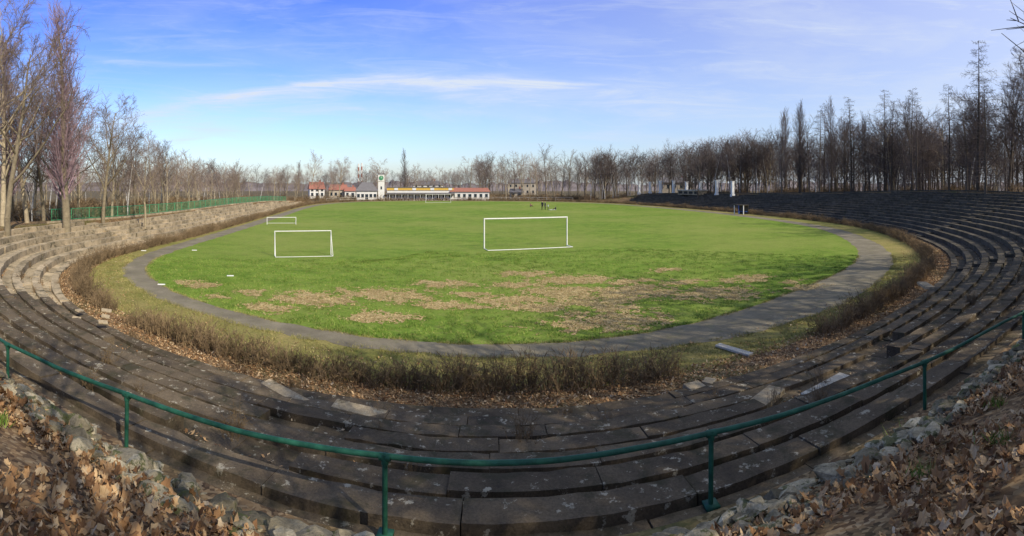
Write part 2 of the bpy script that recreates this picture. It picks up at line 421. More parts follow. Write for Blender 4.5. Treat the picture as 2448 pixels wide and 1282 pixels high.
def treemesh(name,seed,h,r,cfg,mats,split=2):
    rs=np.random.default_rng(seed); segs=[[] for _ in cfg]
    grow(segs,np.zeros(3),np.array([0,0,1.]),h,r,0,cfg,rs)
    g=Geo()
    for lv,sg in enumerate(segs):
        if not sg: continue
        P0=np.array([s[0] for s in sg]);P1=np.array([s[1] for s in sg]);R0=[s[2] for s in sg];R1=[s[3] for s in sg]
        if lv==0: P0[0][2]-=.6
        V,F=tubes(P0,P1,R0,R1,(9,6,4,3,3)[lv]); g.add(V,F,0 if lv<split else 1)
    return g.mesh(name,mats,True)
one=lambda t:1.0
def dec(spread=.75,up=.05,tw=.011,forks=11):
    return [dict(n=9,wob=.05,up=.03,tap=.85,kids=forks,t0=.28),
     dict(n=6,wob=.13,up=up,tap=.8,kids=8,t0=.2,ang=spread,len=.52,prof=lambda t:1.25-.75*t,rmin=.03,rr=.55),
     dict(n=4,wob=.16,up=up,tap=.7,kids=7,t0=.15,ang=.7,len=.42,prof=lambda t:1.15-.5*t,rmin=.018,rr=.5),
     dict(n=2,wob=.2,up=.03,tap=.6,kids=5,t0=.1,ang=.65,len=.45,prof=one,rmin=tw,rr=.5),
     dict(n=1,wob=.1,up=.05,tap=.5,kids=0,t0=0,ang=.6,len=.55,prof=one,rmin=tw*.75,rr=.6)]
def decfar(spread=.75,up=.05,forks=10,t0=.25,m=1.0):
    return [dict(n=6,wob=.06,up=.03,tap=.85,kids=forks,t0=t0),
     dict(n=4,wob=.15,up=up,tap=.8,kids=7,t0=.15,ang=spread,len=.52,prof=lambda t:1.25-.75*t,rmin=.045*m,rr=.5),
     dict(n=2,wob=.18,up=up,tap=.7,kids=7,t0=.1,ang=.7,len=.45,prof=lambda t:1.15-.5*t,rmin=.024*m,rr=.5),
     dict(n=1,wob=.2,up=.03,tap=.6,kids=0,t0=.1,ang=.6,len=.5,prof=one,rmin=.016*m,rr=.5)]
decT=[treemesh("bare_tree_mesh",s,12,.22,dec(sp,up),[m_bark,m_twig]) for s,sp,up in ((1,.75,.06),(2,.85,.03),(3,.6,.1))]
decD=[treemesh("bare_tree_dark_mesh",s,12,.22,dec(sp,up,.013),[m_barkd,m_twigd]) for s,sp,up in ((4,.7,.08),(5,.8,.04))]
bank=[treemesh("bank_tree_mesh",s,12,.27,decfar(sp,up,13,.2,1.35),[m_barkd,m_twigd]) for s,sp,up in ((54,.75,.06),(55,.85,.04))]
farT=[treemesh("bare_tree_far_mesh",s,12,.17,decfar(sp,up),[m_bark,m_twig]) for s,sp,up in ((41,.75,.06),(42,.85,.03),(43,.6,.1))]
farD=[treemesh("bare_tree_fardark_mesh",s,12,.17,decfar(sp,up,11,.2),[m_barkd,m_twigd]) for s,sp,up in ((44,.7,.08),(45,.6,.1),(46,.8,.05))]
farB=[treemesh("birch_far_mesh",s,12,.12,decfar(.5,.05,12,.35),[m_birch,m_twigd],1) for s in (47,48)]
def popcfg(k=60,sp=.5):
    return [dict(n=12,wob=.015,up=.05,tap=.9,kids=k,t0=.12),
     dict(n=5,wob=.05,up=.13,tap=.85,kids=9,t0=.1,ang=sp,len=.25,prof=lambda t:1.25-.85*t,rmin=.02,rr=.3),
     dict(n=3,wob=.08,up=.12,tap=.7,kids=7,t0=.1,ang=.45,len=.4,prof=one,rmin=.014,rr=.5),
     dict(n=1,wob=.1,up=.1,tap=.6,kids=0,t0=0,ang=.4,len=.5,prof=one,rmin=.011,rr=.6)]
pop=[treemesh("poplar_mesh",s,16,.28,popcfg(),[m_bark,m_twigp],1) for s in (8,9)]
popd=[treemesh("poplar_dark_mesh",s,16,.22,popcfg(36,.42),[m_barkd,m_twigd],1) for s in (18,)]
def larcfg():
    return [dict(n=14,wob=.012,up=.05,tap=.92,kids=80,t0=.12),
     dict(n=4,wob=.06,up=.02,tap=.8,kids=9,t0=.1,ang=1.35,len=.22,prof=lambda t:1.25-1.05*t,rmin=.018,rr=.2,flat=-.08),
     dict(n=2,wob=.1,up=-.05,tap=.6,kids=4,t0=.1,ang=.8,len=.33,prof=one,rmin=.013,rr=.5),
     dict(n=1,wob=.1,up=-.12,tap=.6,kids=0,t0=0,ang=.8,len=.5,prof=one,rmin=.011,rr=.5)]
lar=[treemesh("larch_mesh",s,18,.22,larcfg(),[m_barkd,m_twigd],1) for s in (10,11)]
def put(name,me,x,y,z,s,rot=None,parent=None,sxy=1):
    rot=random.uniform(0,6.28) if rot is None else rot
    return mkobj(name,me,parent,(x,y,z),rot,(s*sxy,s*sxy,s))
put("poplar_tree",pop[0],-33.5,26.5,1.2,1.14,sxy=1.2)
put("poplar_tree",pop[1],-38.5,23.5,1.2,1.0,sxy=1.2)
put("poplar_tree",pop[0],-42.5,33.0,1.2,.9,2.0,sxy=1.2)
for x,y,s,k in ((-34.5,20.6,1.28,0),(-31.5,19.3,1.2,1),(-37.5,25.2,1.15,2),(-40,31.5,1.0,1),(-36.5,33.5,.95,0),(-43,27,1.2,2),(-47,36,1.05,0),(-41,39,.8,2),(-45,31,1.1,1),(-39,28,1.0,0),(-34,37,.6,2),(-36,19.5,1.35,2)):
    put("bare_tree",decT[k],x,y,1.2,s)
# trees on the bank behind and to the right (they shade the near terraces)
SH=[(16,-2,1.0,0),(21,2.2,1.15,1),(27,2.5,1.3,1),(33,6,1.3,0),(30,-3,1.1,1),(38,11,1.25,0),(24,-6,1.2,1),(45,15,1.2,1),(18.5,0.2,1.1,1),(36,1,1.3,0),(42,7,1.3,1),
 (19,-5,1.2,0),(24,-1,1.15,0),(29,8,1.2,1),(17,-12,1.3,0),(33,-8,1.3,0),(13,1.6,.95,0),(23.5,5,1.2,0),(9.5,1.6,.75,1),(12,-2.4,1.05,0),(6.5,-1.8,.8,1),(35,9,1.3,1),(20.5,4.4,1.1,0),(3.5,-9,1.1,0),(15,3.2,.9,1),(10,-.5,.9,0)]
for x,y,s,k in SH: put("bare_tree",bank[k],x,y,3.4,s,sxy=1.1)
for x,y,s,k in ((56,40.5,1.25,0),(53.5,37.5,.92,1),(60,49,1.0,1),(59,55,.85,0),(64,68,1.12,0),(60,73,1.05,1),(57.5,80,.95,0),(63,86,1.1,1),(66,60,.85,0),(62,64,.95,0),(61,58,1.02,1)):
    put("larch_tree",lar[k],x,y,3.2,s)
for x,y,s in ((62,82,1.15),(58,88,1.08),(61,92,1.18),(60,97,1.1),(66,76,.95),(56,92,1.05)):
    put("poplar_tree",popd[0],x,y,3,s)
for x,y,s,k in ((54,31,1.35,0),(57,33,1.4,1),(52,28,1.3,1),(60,38,1.3,0),(58,44,1.1,1),(63,44,1.15,0),(56,29,1.4,0)):
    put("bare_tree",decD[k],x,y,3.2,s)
infr=lambda x,y: y>3 and abs(math.atan2(x,y))<1.12
def wood(N,meshes,srange,offr,sr):
    e=empty("woodland")
    for k in range(N):
        s=random.uniform(*sr)%L; o=offr[0]+(offr[1]-offr[0])*random.random()**1.3; a=at(s)
        off=a[4]+a[5]+o; x,y=a[0]+a[8]*off,a[1]+a[9]*off
        if not infr(x,y): continue
        put("tree",random.choice(meshes),x,y,zprof(a,off)-.1,random.uniform(*srange),parent=e)
wood(150,farT+[farT[0],farB[0]],(.5,.82),(3,55),(s_of(-46,135),s_of(-24.5,29)))
wood(130,farD+farD+farB+[decD[0],farT[1]],(.8,1.25),(3,38),(s_of(33,44),s_of(35.5,88)))
wood(110,farD+farT+farB,(.9,1.22),(7,36),(s_of(34,98),s_of(14,145)))
wood(24,farB,(.95,1.15),(5,9),(s_of(34.5,95),s_of(16,144)))
e=empty("distant_woodland")
for k in range(230):
    az=random.uniform(-.85,.35); D=random.uniform(200,330)
    put("tree",random.choice(farT+farD),D*math.sin(az),D*math.cos(az),0,random.uniform(.7,1.15)*(1.15 if az>-.1 else .9),parent=e)
for k in range(90):
    az=random.uniform(.35,1.1); D=random.uniform(120,170)
    put("tree",random.choice(farD),D*math.sin(az),D*math.cos(az),0,random.uniform(.9,1.2),parent=e,sxy=1.2)
for x,D,s,me_ in ((-.41,185,1.15,decT[2]),(-.35,182,1.1,decT[0]),(-.262,195,1.1,decT[1]),(-.217,200,1.1,popd[0]),(-.432,190,.8,popd[0]),(-.17,190,.75,decT[1]),(-.125,188,.8,decT[0]),(-.085,180,1.12,decT[1]),(-.06,176,1.0,decD[0]),(-.39,166,.6,decT[1]),(-.425,164,.7,decT[0]),(-.37,165,.55,decT[2])):
    put("bare_tree",me_,D*math.sin(x),D*math.cos(x),0,s)
for az in np.arange(-.06,.2,.016):
    D=random.uniform(160,175); put("bare_tree",random.choice(farD+farT),D*math.sin(az),D*math.cos(az),.2,random.uniform(.95,1.25))
# low wooded rise closing the horizon
V=[];F=[]
azs=np.linspace(-1.35,1.35,700)
for k,az in enumerate(azs):
    h=6.5+2.5*noise.noise((az*6,0,0))+2.2*noise.noise((az*40,3,0))+1.5*noise.noise((az*150,7,0))
    for D,z in ((370,-.5),(385,h*.6),(400,h),(430,h*.9),(520,-.5)): V.append((D*math.sin(az),D*math.cos(az),z+(.8*noise.noise((az*200,D,1)) if z>0 else 0)))
    if k:
        b=(k-1)*5
        for m_ in range(4): F.append((b+m_,b+5+m_,b+6+m_,b+1+m_))
mkobj("background_hills",mkmesh("background_hills",V,[F],[m_hill]))
def shrub(seed,nst=45,h=.8,spread=.38,r=.007,tw=3):
    rs=np.random.default_rng(seed); P0=[];P1=[];R0=[];R1=[]
    for k in range(nst):
        p=np.array([rs.uniform(-.45,.45),rs.normal(0,.12),0.]); d=np.array([rs.normal(0,spread),rs.normal(0,spread),1.]); d/=np.linalg.norm(d)
        ln=h*rs.uniform(.5,1.05)
        for q in range(3):
            p2=p+d*ln/3; P0.append(p);P1.append(p2);R0.append(r*(1.3-.3*q));R1.append(r*(1.0-.3*q))
            for w in range(tw):
                dd=d*.7+rs.normal(0,.55,3); dd/=np.linalg.norm(dd); l2=ln*rs.uniform(.12,.32)
                P0.append(p2);P1.append(p2+dd*l2);R0.append(r*.7);R1.append(r*.35)
            d=d+rs.normal(0,.25,3); d/=np.linalg.norm(d); p=p2
    V,F=tubes(P0,P1,R0,R1,3); return mkmesh("shrub_mesh",V,[F],[m_hedge])
shr=[shrub(s,28,.76,.28,.009) for s in (20,21,22,23)]
shrB=[shrub(s,24,.9,.5,.016,2) for s in (30,31)]
e=empty("bare_hedge")
s=0; g1=s_of(6.3,17.6); g2=s_of(-12.8,18.1)
while s<L:
    a=at(s); gap=abs(s-g1)<2.6 or abs(s-g2)<.8
    if not gap:
        for lay in (-.12,.2):
            if random.random()<.08: continue
            off=a[3]+lay+random.gauss(0,.07); hh=random.uniform(.8,1.15)*(1+.2*math.sin(s*.5+1.7*math.sin(s*.23)))
            rot=math.atan2(a[9],a[8])+math.pi/2+random.uniform(-.4,.4)+random.choice((0,math.pi))
            mkobj("shrub",random.choice(shr if a[1]<45 else shrB),e,(a[0]+a[8]*off,a[1]+a[9]*off,0),rot,(1,1.0,hh))
    s+=.5 if a[1]<45 else .9
e=empty("undergrowth")
for k in range(620):
    s=random.uniform(0,L); a=at(s); o=random.uniform(4,45) if k%2 else random.uniform(4,12); off=a[4]+a[5]+o; x,y=a[0]+a[8]*off,a[1]+a[9]*off
    if not infr(x,y) or math.hypot(x,y)<22: continue
    mkobj("shrub",random.choice(shrB),e,(x,y,zprof(a,off)-.05),random.uniform(0,6),(random.uniform(2,4),random.uniform(2,4),random.uniform(1.2,3.0)))
e=empty("dry_weeds")
for k in range(46):
    s=random.uniform(s_of(-20,22)-L,s_of(16,22)); a=at(s); kk=random.randrange(6); o=a[4]+kk+random.choice((.43,.99,-.02))
    hsc=random.uniform(.35,.8); mkobj("weed",random.choice(shr),e,(a[0]+a[8]*o,a[1]+a[9]*o,RISE*kk+Z0-.05),random.uniform(0,6),(hsc*.35,hsc*.9,hsc))

# ---------------------------------------------------------------- bare patches, grass, leaves
ELL=[(-10.1,18.9,.8),(-9.2,21.3,1.4),(-5.4,19.3,.9),(-6.1,23.2,1.5),(-15.8,21.3,.8),(-13.3,19.5,.5),(-12.4,21.1,.6),(-3.4,26.3,1.1),(-3,21.8,.9),(-1.5,21.6,.5),
(0,22.8,1.2),(.9,29.6,1),(2.6,24.4,1.6),(3.2,27.5,1.5),(5.7,23.8,1.8),(3.7,19,1.5),(9.5,29.5,.7),(9.1,25.5,.8),(9.6,22.5,1.4),(12.7,24.9,1),(14.2,21.2,.8),(4.4,20.7,.8),(.1,26.2,.9),(14.6,23,.5),(-2.2,24,.6),(6.5,26.4,.9),(10.5,21.2,.7),(1.2,21.6,1.0),(3.9,22.3,1.2)]
def pmask(x,y):
    m=-1.0
    for ex,ey,r in ELL:
        d=math.hypot((x-ex)/(r*1.5),(y-ey)/(r*.9)); m=max(m,1-d)
    if m<-.9: return -1
    return m+.8*noise.noise((x*1.1,y*1.1,3))+.7*noise.noise((x*3.1,y*3.1,8))+.6*noise.noise((x*8,y*8,1))-.06
V=[];F=[]
c=.08
for ix in range(int(36/c)):
    x=-19+ix*c
    for iy in range(int(15/c)):
        y=17.5+iy*c
        if pmask(x,y)>.05:
            b=len(V)
            for dx,dy in ((0,0),(1,0),(1,1),(0,1)): V.append((x+dx*c+random.uniform(-.03,.03),y+dy*c+random.uniform(-.03,.03),.012+random.uniform(0,.006)))
            F.append((b,b+1,b+2,b+3))
m_earth=mat_litter("dead_turf",[(0,(.30,.20,.08)),(.5,(.46,.34,.15)),(1,(.60,.47,.24))],14,(.27,.19,.08),.6,(.24,.24,.08),.25)
mkobj("bare_earth_patches",mkmesh("bare_earth_patches",V,[F],[m_earth]))
def blades(name,pos,h,w,mat):
    n_=len(pos); pos=np.asarray(pos); ang=rng.uniform(0,6.28,n_); hh=h*rng.uniform(.5,1.3,n_); ww=w*rng.uniform(.7,1.3,n_)
    dx=np.cos(ang)*ww;dy=np.sin(ang)*ww; lean=rng.normal(0,.5,(n_,2))*hh[:,None]
    V=np.empty((n_,3,3)); V[:,0]=pos+np.stack([dx,dy,0*dx],1); V[:,1]=pos-np.stack([dx,dy,0*dx],1)
    V[:,2]=pos+np.stack([lean[:,0],lean[:,1],hh],1)
    F=np.arange(n_*3).reshape(-1,3); return mkobj(name,mkmesh(name,V.reshape(-1,3),[F],[mat]))
pos=[];posv=[]
sN0,sN1=s_of(-24,28),s_of(24,28.5)
def insides(): return random.uniform(sN0-L,sN1)
for k in range(230000):
    s=insides(); o=-abs(random.random()**1.5)*22; a=at(s); x,y=a[0]+a[8]*o,a[1]+a[9]*o
    if y>40 or noise.noise((x*1.5,y*1.5,5))+.6*noise.noise((x*4,y*4,5))<-.02 : continue
    if ((x*7.3)%1)<.92 and pmask(x,y)>.0: continue
    pos.append((x,y,0))
for k in range(60000):
    s=insides(); a=at(s); o=random.uniform(a[2]+.05,a[4]-1.2)
    if random.random()<.3: o=random.choice([random.gauss(0,.08),a[2]+random.gauss(0,.1)])
    x,y=a[0]+a[8]*o,a[1]+a[9]*o
    if noise.noise((x*1.2,y*1.2,5))<-.15: continue
    posv.append((x,y,0))
blades("grass",pos,.08,.011,m_blade)
blades("verge_grass",posv,.08,.009,m_bladev)
LEAF=np.array([(0,-.5),(.2,-.32),(.44,-.3),(.38,-.02),(.46,.2),(.26,.26),(0,.5),(-.26,.26),(-.46,.2),(-.38,-.02),(-.44,-.3),(-.2,-.32)])
DIA=np.array([(0,-.5),(.3,-.1),(.25,.25),(0,.5),(-.25,.25),(-.3,-.1)])
def leaves(name,pos,sz,shape,tilt=.35,lift=.02,mat=None):
    n_=len(pos); pos=np.asarray(pos,float); K=len(shape)
    s_=sz*rng.uniform(.5,1.4,n_); ang=rng.uniform(0,6.28,n_); ca,sa=np.cos(ang),np.sin(ang)
    sq=rng.uniform(.5,1.0,n_)[:,None]
    X0=shape[None,:,0]*sq
    X=X0*ca[:,None]-shape[None,:,1]*sa[:,None]; Y=X0*sa[:,None]+shape[None,:,1]*ca[:,None]
    tx=rng.normal(0,tilt,n_);ty=rng.normal(0,tilt,n_); curl=rng.uniform(-.5,2.2,n_)
    Z=X*tx[:,None]+Y*ty[:,None]+curl[:,None]*(X0**2+.4*shape[None,:,1]**2)+rng.normal(0,.09,(n_,K))
    V=np.empty((n_,K+1,3)); V[:,1:,0]=X;V[:,1:,1]=Y;V[:,1:,2]=Z; V[:,0]=0
    V[:,:,2]-=V[:,:,2].min(axis=1,keepdims=True)*.7
    V*=s_[:,None,None]; V+=pos[:,None,:]; V[:,:,2]+=rng.uniform(0.005,lift,n_)[:,None]
    i_=np.arange(K); T_=np.stack([np.zeros(K,int),1+i_,1+(i_+1)%K],1)
    F=(np.arange(n_)*(K+1))[:,None,None]+T_[None]
    return mkobj(name,mkmesh(name,V.reshape(-1,3),[F.reshape(-1,3)],[mat or m_leaf]))
posA=[];posB=[]
for k in range(70000):
    s=random.uniform(s_of(-13,18.2)-L,s_of(14,21)); a=at(s); o=.9+random.random()*4.3
    off=a[4]+a[5]+o; x,y=a[0]+a[8]*off,a[1]+a[9]*off
    if x*x+y*y<2: continue
    if noise.noise((x*.9,y*.9,2))<-.3+.15*(x>0): continue
    p=(x,y,zprof(a,off)+.12*noise.noise((x*.35,y*.35,0))*min(1,o/3))
    (posA if random.random()<.4 else posB).append(p)
leaves("fallen_leaves",posA,.085,LEAF,.5,.07); leaves("fallen_leaves",posB,.06,DIA,.6,.07)
pos=[]
for k in range(36000):
    s=random.uniform(s_of(-24,28)-L,s_of(26,31)); a=at(s); o=a[4]-random.random()**1.1*1.7+.05
    if random.random()<.10: o=a[4]-random.uniform(.2,3.5)
    x,y=a[0]+a[8]*o,a[1]+a[9]*o; pos.append((x,y,.015))
for k in range(14000):
    s=random.uniform(s_of(-19,21)-L,s_of(26,31)); a=at(s); kk=random.randrange(int(a[5]))
    o=a[4]+kk+random.choice((random.uniform(.46,.98),random.uniform(.85,.98),random.uniform(.9,.98)))
    x,y=a[0]+a[8]*o,a[1]+a[9]*o
    if noise.noise((x*.5,y*.5,7))<.0 and random.random()<.9: continue
    pos.append((x,y,RISE*kk+Z0))
leaves("fallen_leaves",pos,.07,DIA,.4,.03)
pos=[]
for k in range(60000):
    x=random.uniform(-19,17);y=random.uniform(17.5,32)
    if pmask(x,y)>-.15: pos.append((x,y,.008))
leaves("dead_grass_tufts",pos[:18000],.055,DIA,.4,.02,m_leafp)
pos=[]
for k in range(40):
    s=random.uniform(s_of(-13,18.2)-L,s_of(14,21)); a=at(s); off=a[4]+a[5]+random.uniform(.3,2.6); x,y=a[0]+a[8]*off,a[1]+a[9]*off; z=zprof(a,off)
    for q in range(60): pos.append((x+random.gauss(0,.06),y+random.gauss(0,.06),z))
blades("grass_tufts",pos,.13,.006,m_blade)

# rubble wall
import bmesh
def icos(sub):
    bm=bmesh.new(); bmesh.ops.create_icosphere(bm,subdivisions=sub,radius=1); v=np.array([q.co[:] for q in bm.verts]); f=np.array([[w.index for w in q.verts] for q in bm.faces]); bm.free(); return v,f
IV,IF=icos(2)
def stone(g,x,y,z,sx,sy,sz):
    v=IV.copy()
    for _ in range(11):
        nn=rng.normal(0,1,3); nn/=np.linalg.norm(nn); dlim=rng.uniform(.35,.7); dd=v@nn; v-=np.maximum(dd-dlim,0)[:,None]*nn
    v*=1+rng.normal(0,.05,(len(v),1)); th=rng.normal(0,.5); v*=np.array([sx,sy,sz])
    R=np.array(Matrix.Rotation(th,3,'Z')@Matrix.Rotation(rng.normal(0,.25),3,'X')); v=v@R.T
    g.add(v+np.array([x,y,z]),IF)
g=Geo()
for k in range(2600):
    s=random.uniform(s_of(-13,18.2)-L,s_of(14,21)); a=at(s); o=random.uniform(.28,1.25)
    off=a[4]+a[5]+o; x,y=a[0]+a[8]*off,a[1]+a[9]*off; z=zprof(a,off)+random.uniform(-.1,.06)
    q=random.choice((random.uniform(.05,.1),random.uniform(.09,.19))); stone(g,x,y,z,q*random.uniform(1.2,2.0),q*1.1,q*random.uniform(.5,.8))
mkobj("rubble_wall",g.mesh("rubble_wall",[m_stone]))
def slab(x,y,z,l,w,h,rot,mat,tilt=.05):
    g=Geo(); box(g,-l/2,l/2,-w/2,w/2,0,h); o=mkobj("loose_slab",g.mesh("loose_slab",[mat]),None,(x,y,z),rot); o.rotation_euler=(tilt,tilt*.6,rot)
    md=o.modifiers.new("b",'BEVEL'); md.width=.006; return o
slab(6.9,14.3,.03,1.4,.24,.07,-1.15,m_pale,.02)
slab(-5.2,10.5,.36,1.4,.3,.12,-.35,m_slabL,.12)
slab(-3.3,10.3,.36,1.2,.35,.12,-.05,m_slabL,.1)
slab(6.3,8.4,1.0,1.5,.45,.12,.35,m_pale,.06)
slab(5.2,9.2,.75,1.1,.4,.12,.6,m_slabL,.05)
slab(15,13.5,1.2,1.3,.4,.1,1.0,m_slabL,.05)
slab(4.6,11.9,.06,.5,.35,.15,.3,m_slabL,.1)
slab(5.1,12.1,.06,.4,.3,.12,.9,m_slabL,.1)
for x,y in ((-14.2,13.2),(-13.6,12.6),(-14.9,12.4),(-13.1,12.0),(-14.1,11.6)): slab(x,y,.4,random.uniform(.2,.45),.2,.06,random.uniform(0,3),m_slabL,.25)
for x,y in ((-24.0,32.0),(-15.6,24.3),(-27,29.2),(-17.2,20.0)): slab(x,y,.01,.4,.15,.04,.6,m_white,.01)

# ---------------------------------------------------------------- right stand pillars and booth
for k in range(8):
    t=k/7; x=49.6+(39.4-49.6)*t+random.uniform(-.3,.3); y=104+(150-104)*t-1
    g=Geo(); w=.3; h=random.choice((3.3,3.5,3.1,3.4))
    box(g,-w-.12,w+.12,-w-.12,w+.12,-.8,.25); box(g,-w,w,-w,w,.25,h); box(g,-w-.08,w+.08,-w-.08,w+.08,h,h+.15)
    mkobj("stone_pillar",g.mesh("stone_pillar",[m_white]),None,(x,y,2.8),.2)
g=Geo(); box(g,-4,4,-1.5,1.5,0,1.1,0); box(g,-4.2,4.2,-1.7,1.7,1.1,1.3,1)
m_dark=simple("dark_opening",(.02,.02,.022),.4,.2)
for q in range(4): box(g,-3.6+q*2,-2.2+q*2,-1.56,-1.4,.3,.9,2)
mkobj("commentary_booth",g.mesh("commentary_booth",[m_slabL,m_pale,m_dark]),None,(45.5,119,2.6),-1.2)
m_blue=simple("blue_paint",(.05,.12,.4),.5,.1)
def dugout(x,y,rot):
    e=empty("dugout",(x,y,0)); e.rotation_euler=(0,0,rot)
    def part(nm,bx,mat):
        g=Geo(); box(g,*bx); mkobj(nm,g.mesh(nm,[mat]),e)
    part("rear_wall",(-1.1,1.1,.9,.95,0,1.6),m_slabR); part("roof",(-1.2,1.2,-.5,1.05,1.6,1.66),m_slabR)
    part("bench_seat",(-1.0,1.0,.35,.75,.42,.48),m_blue)
    part("left_upright",(-1.15,-1.03,-.45,-.33,0,1.6),m_white); part("right_upright",(1.03,1.15,-.45,-.33,0,1.6),m_white)
    part("middle_upright",(-.06,.06,-.45,-.35,0,1.6),m_blue)
dugout(39.4,79,-1.2)

# ---------------------------------------------------------------- buildings
m_wallw=simple("white_render",(.68,.66,.6),.8,.08,1); m_roofg=simple("grey_roof",(.16,.15,.15),.8,.2,3); m_roofr=simple("red_roof_tiles",(.33,.14,.10),.8,.2,3)
m_yel=simple("yellow_panels",(.6,.38,.08),.6,.1,2); m_glass=simple("window_glass",(.03,.04,.05),.15,.1,2); m_beige=simple("beige_render",(.45,.39,.3),.8,.1,1)
def part(e,nm,V=None,F=None,mat=None,bx=None):
    if bx: g=Geo(); box(g,*bx); me=g.mesh(nm,[mat])
    else: me=mkmesh(nm,V,F,[mat])
    return mkobj(nm,me,e)
def house(name,x,y,w,d,h,rh,rot,wall,roof,hip=0.,floors=1,nwin=3,stack=True):
    e=empty(name,(x,y,0)); e.rotation_euler=(0,0,rot)
    part(e,"walls",mat=wall,bx=(-w/2,w/2,-d/2,d/2,-.5,h))
    o=.35; hx=w/2-hip*w/2
    V=[(-w/2-o,-d/2-o,h),(w/2+o,-d/2-o,h),(w/2+o,d/2+o,h),(-w/2-o,d/2+o,h),(-hx,0,h+rh),(hx,0,h+rh)]
    part(e,"roof",V,[[(0,1,5,4),(2,3,4,5)],[(1,2,5),(3,0,4),]],roof)
    part(e,"eaves",mat=roof,bx=(-w/2-o,w/2+o,-d/2-o,d/2+o,h-.14,h-.003))
    fh=h/floors
    for f in range(floors):
        for q in range(nwin):
            cx=-w/2+w*(q+.5)/nwin
            if f==0 and q==nwin//2: part(e,"door",mat=m_glass,bx=(cx-.5,cx+.5,-d/2-.04,-d/2+.1,0,2.05)); continue
            part(e,"window",mat=m_glass,bx=(cx-.45,cx+.45,-d/2-.04,-d/2+.1,f*fh+.9,f*fh+2.1))
            part(e,"sill",mat=m_pale,bx=(cx-.55,cx+.55,-d/2-.1,-d/2+.05,f*fh+.8,f*fh+.9))
    if stack: part(e,"chimney_stack",mat=m_roofr,bx=(w*.2,w*.2+.6,-.3,.3,h,h+rh+.7))
    return e
house("clubhouse",-48.0,158.5,6.8,6,3.2,2.8,.28,m_wallw,m_roofg,.5,1,5,False)
e=empty("clock_tower",(-42.9,158.2,0)); e.rotation_euler=(0,0,.26)
part(e,"shaft",mat=m_wallw,bx=(-1.05,1.05,-1.05,1.05,-.3,8.6)); part(e,"cap",mat=m_roofg,bx=(-1.2,1.2,-1.2,1.2,8.6,8.85))
part(e,"cornice",mat=m_pale,bx=(-1.12,1.12,-1.12,1.12,6.2,6.35))
V,F=tubes([(0,-1.2,7.4)],[(0,-1.0,7.4)],[.75],[.75],20); part(e,"clock_rim",V,[F],m_green)
V=[(.72*math.cos(t),-1.15,7.4+.72*math.sin(t)) for t in np.linspace(0,2*math.pi,21)[:-1]]; part(e,"clock_face",V,[[list(range(20))]],m_green2)
part(e,"minute_hand",mat=m_white,bx=(-.04,.04,-1.18,-1.16,7.4,8.0)); part(e,"hour_hand",mat=m_white,bx=(0,.4,-1.18,-1.16,7.36,7.44))
part(e,"window",mat=m_glass,bx=(-.25,.25,-1.09,-1.0,3.6,4.6))
e=empty("sports_pavilion",(-30.6,162.6,0)); e.rotation_euler=(0,0,.19)
part(e,"ground_floor",mat=m_wallw,bx=(-11,11,-2.5,4,-.4,2.0)); part(e,"canopy_roof",mat=m_roofg,bx=(-11.3,11.3,-4.2,-1.5,2.0,2.5))
part(e,"upper_floor",mat=m_wallw,bx=(-11,11,-1.5,4,2.5,3.3)); part(e,"yellow_fascia",mat=m_yel,bx=(-11.1,11.1,-1.7,4.1,3.3,4.2)); part(e,"flat_roof",mat=m_roofg,bx=(-11.3,11.3,-1.9,4.3,4.2,4.35))
for q in range(11):
    x=-10+q*2
    if q%3==1: part(e,"fascia_panel",mat=m_wallw,bx=(x-.6,x+.6,-1.75,-1.65,3.35,4.15))
    part(e,"canopy_post",mat=m_white,bx=(x-.06,x+.06,-4.1,-4.0,-.2,2.0))
    part(e,"opening",mat=m_glass,bx=(x-.5,x+.5,-2.56,-2.4,.2 if q%4==0 else .9,1.7))
house("red_roofed_building",-14.2,166,12.8,6,2.9,1.2,.09,m_wallw,m_roofr,.05,1,7,False)
house("red_roofed_house",-72,172,5.5,6,3.6,2.6,.5,m_wallw,m_roofr,.0,2,3)
house("red_roofed_house",-66,180,7,6,3.2,2.0,.3,m_beige,m_roofr,.1,1,4)
house("red_roofed_house",-60.5,178,4,5,2.8,1.4,.3,m_wallw,m_roofr,.0,1,2)
house("grey_house",1.5,172,4.5,5,2.6,1.2,0,m_beige,m_roofg,.0,1,2)
for az,D,w,h,mt in ((.33,185,12,6,m_beige),(.02,250,14,6,m_beige),(-.17,240,14,5,m_wallw)):
    house("distant_house",D*math.sin(az),D*math.cos(az),w,8,h,2,-az,mt,m_roofg,.2,2,5)
for az,h in ((-.311,30),(-.3045,31)):
    e=empty("striped_chimney",(600*math.sin(az),600*math.cos(az),0))
    for q in range(7):
        r0=1.25-.05*q; V,F=tubes([(0,0,h/7*q)],[(0,0,h/7*(q+1))],[r0],[r0-.05],14); part(e,"band",V,[F],m_roofr if q%2 else m_wallw)
g=Geo(); P0=[];P1=[]
s=s_of(14,146); lp=None
while s<s_of(-46,134):
    p=P(s,8.5); P0.append((p[0],p[1],0));P1.append((p[0],p[1],1.1))
    if lp is not None:
        for hh in (.5,1.05): P0.append((lp[0],lp[1],hh));P1.append((p[0],p[1],hh))
    lp=p; s+=2.5
V,F=tubes(P0,P1,[.05]*len(P0),[.05]*len(P0),5); g.add(V,F); mkobj("perimeter_fence",g.mesh("perimeter_fence",[m_pale]))

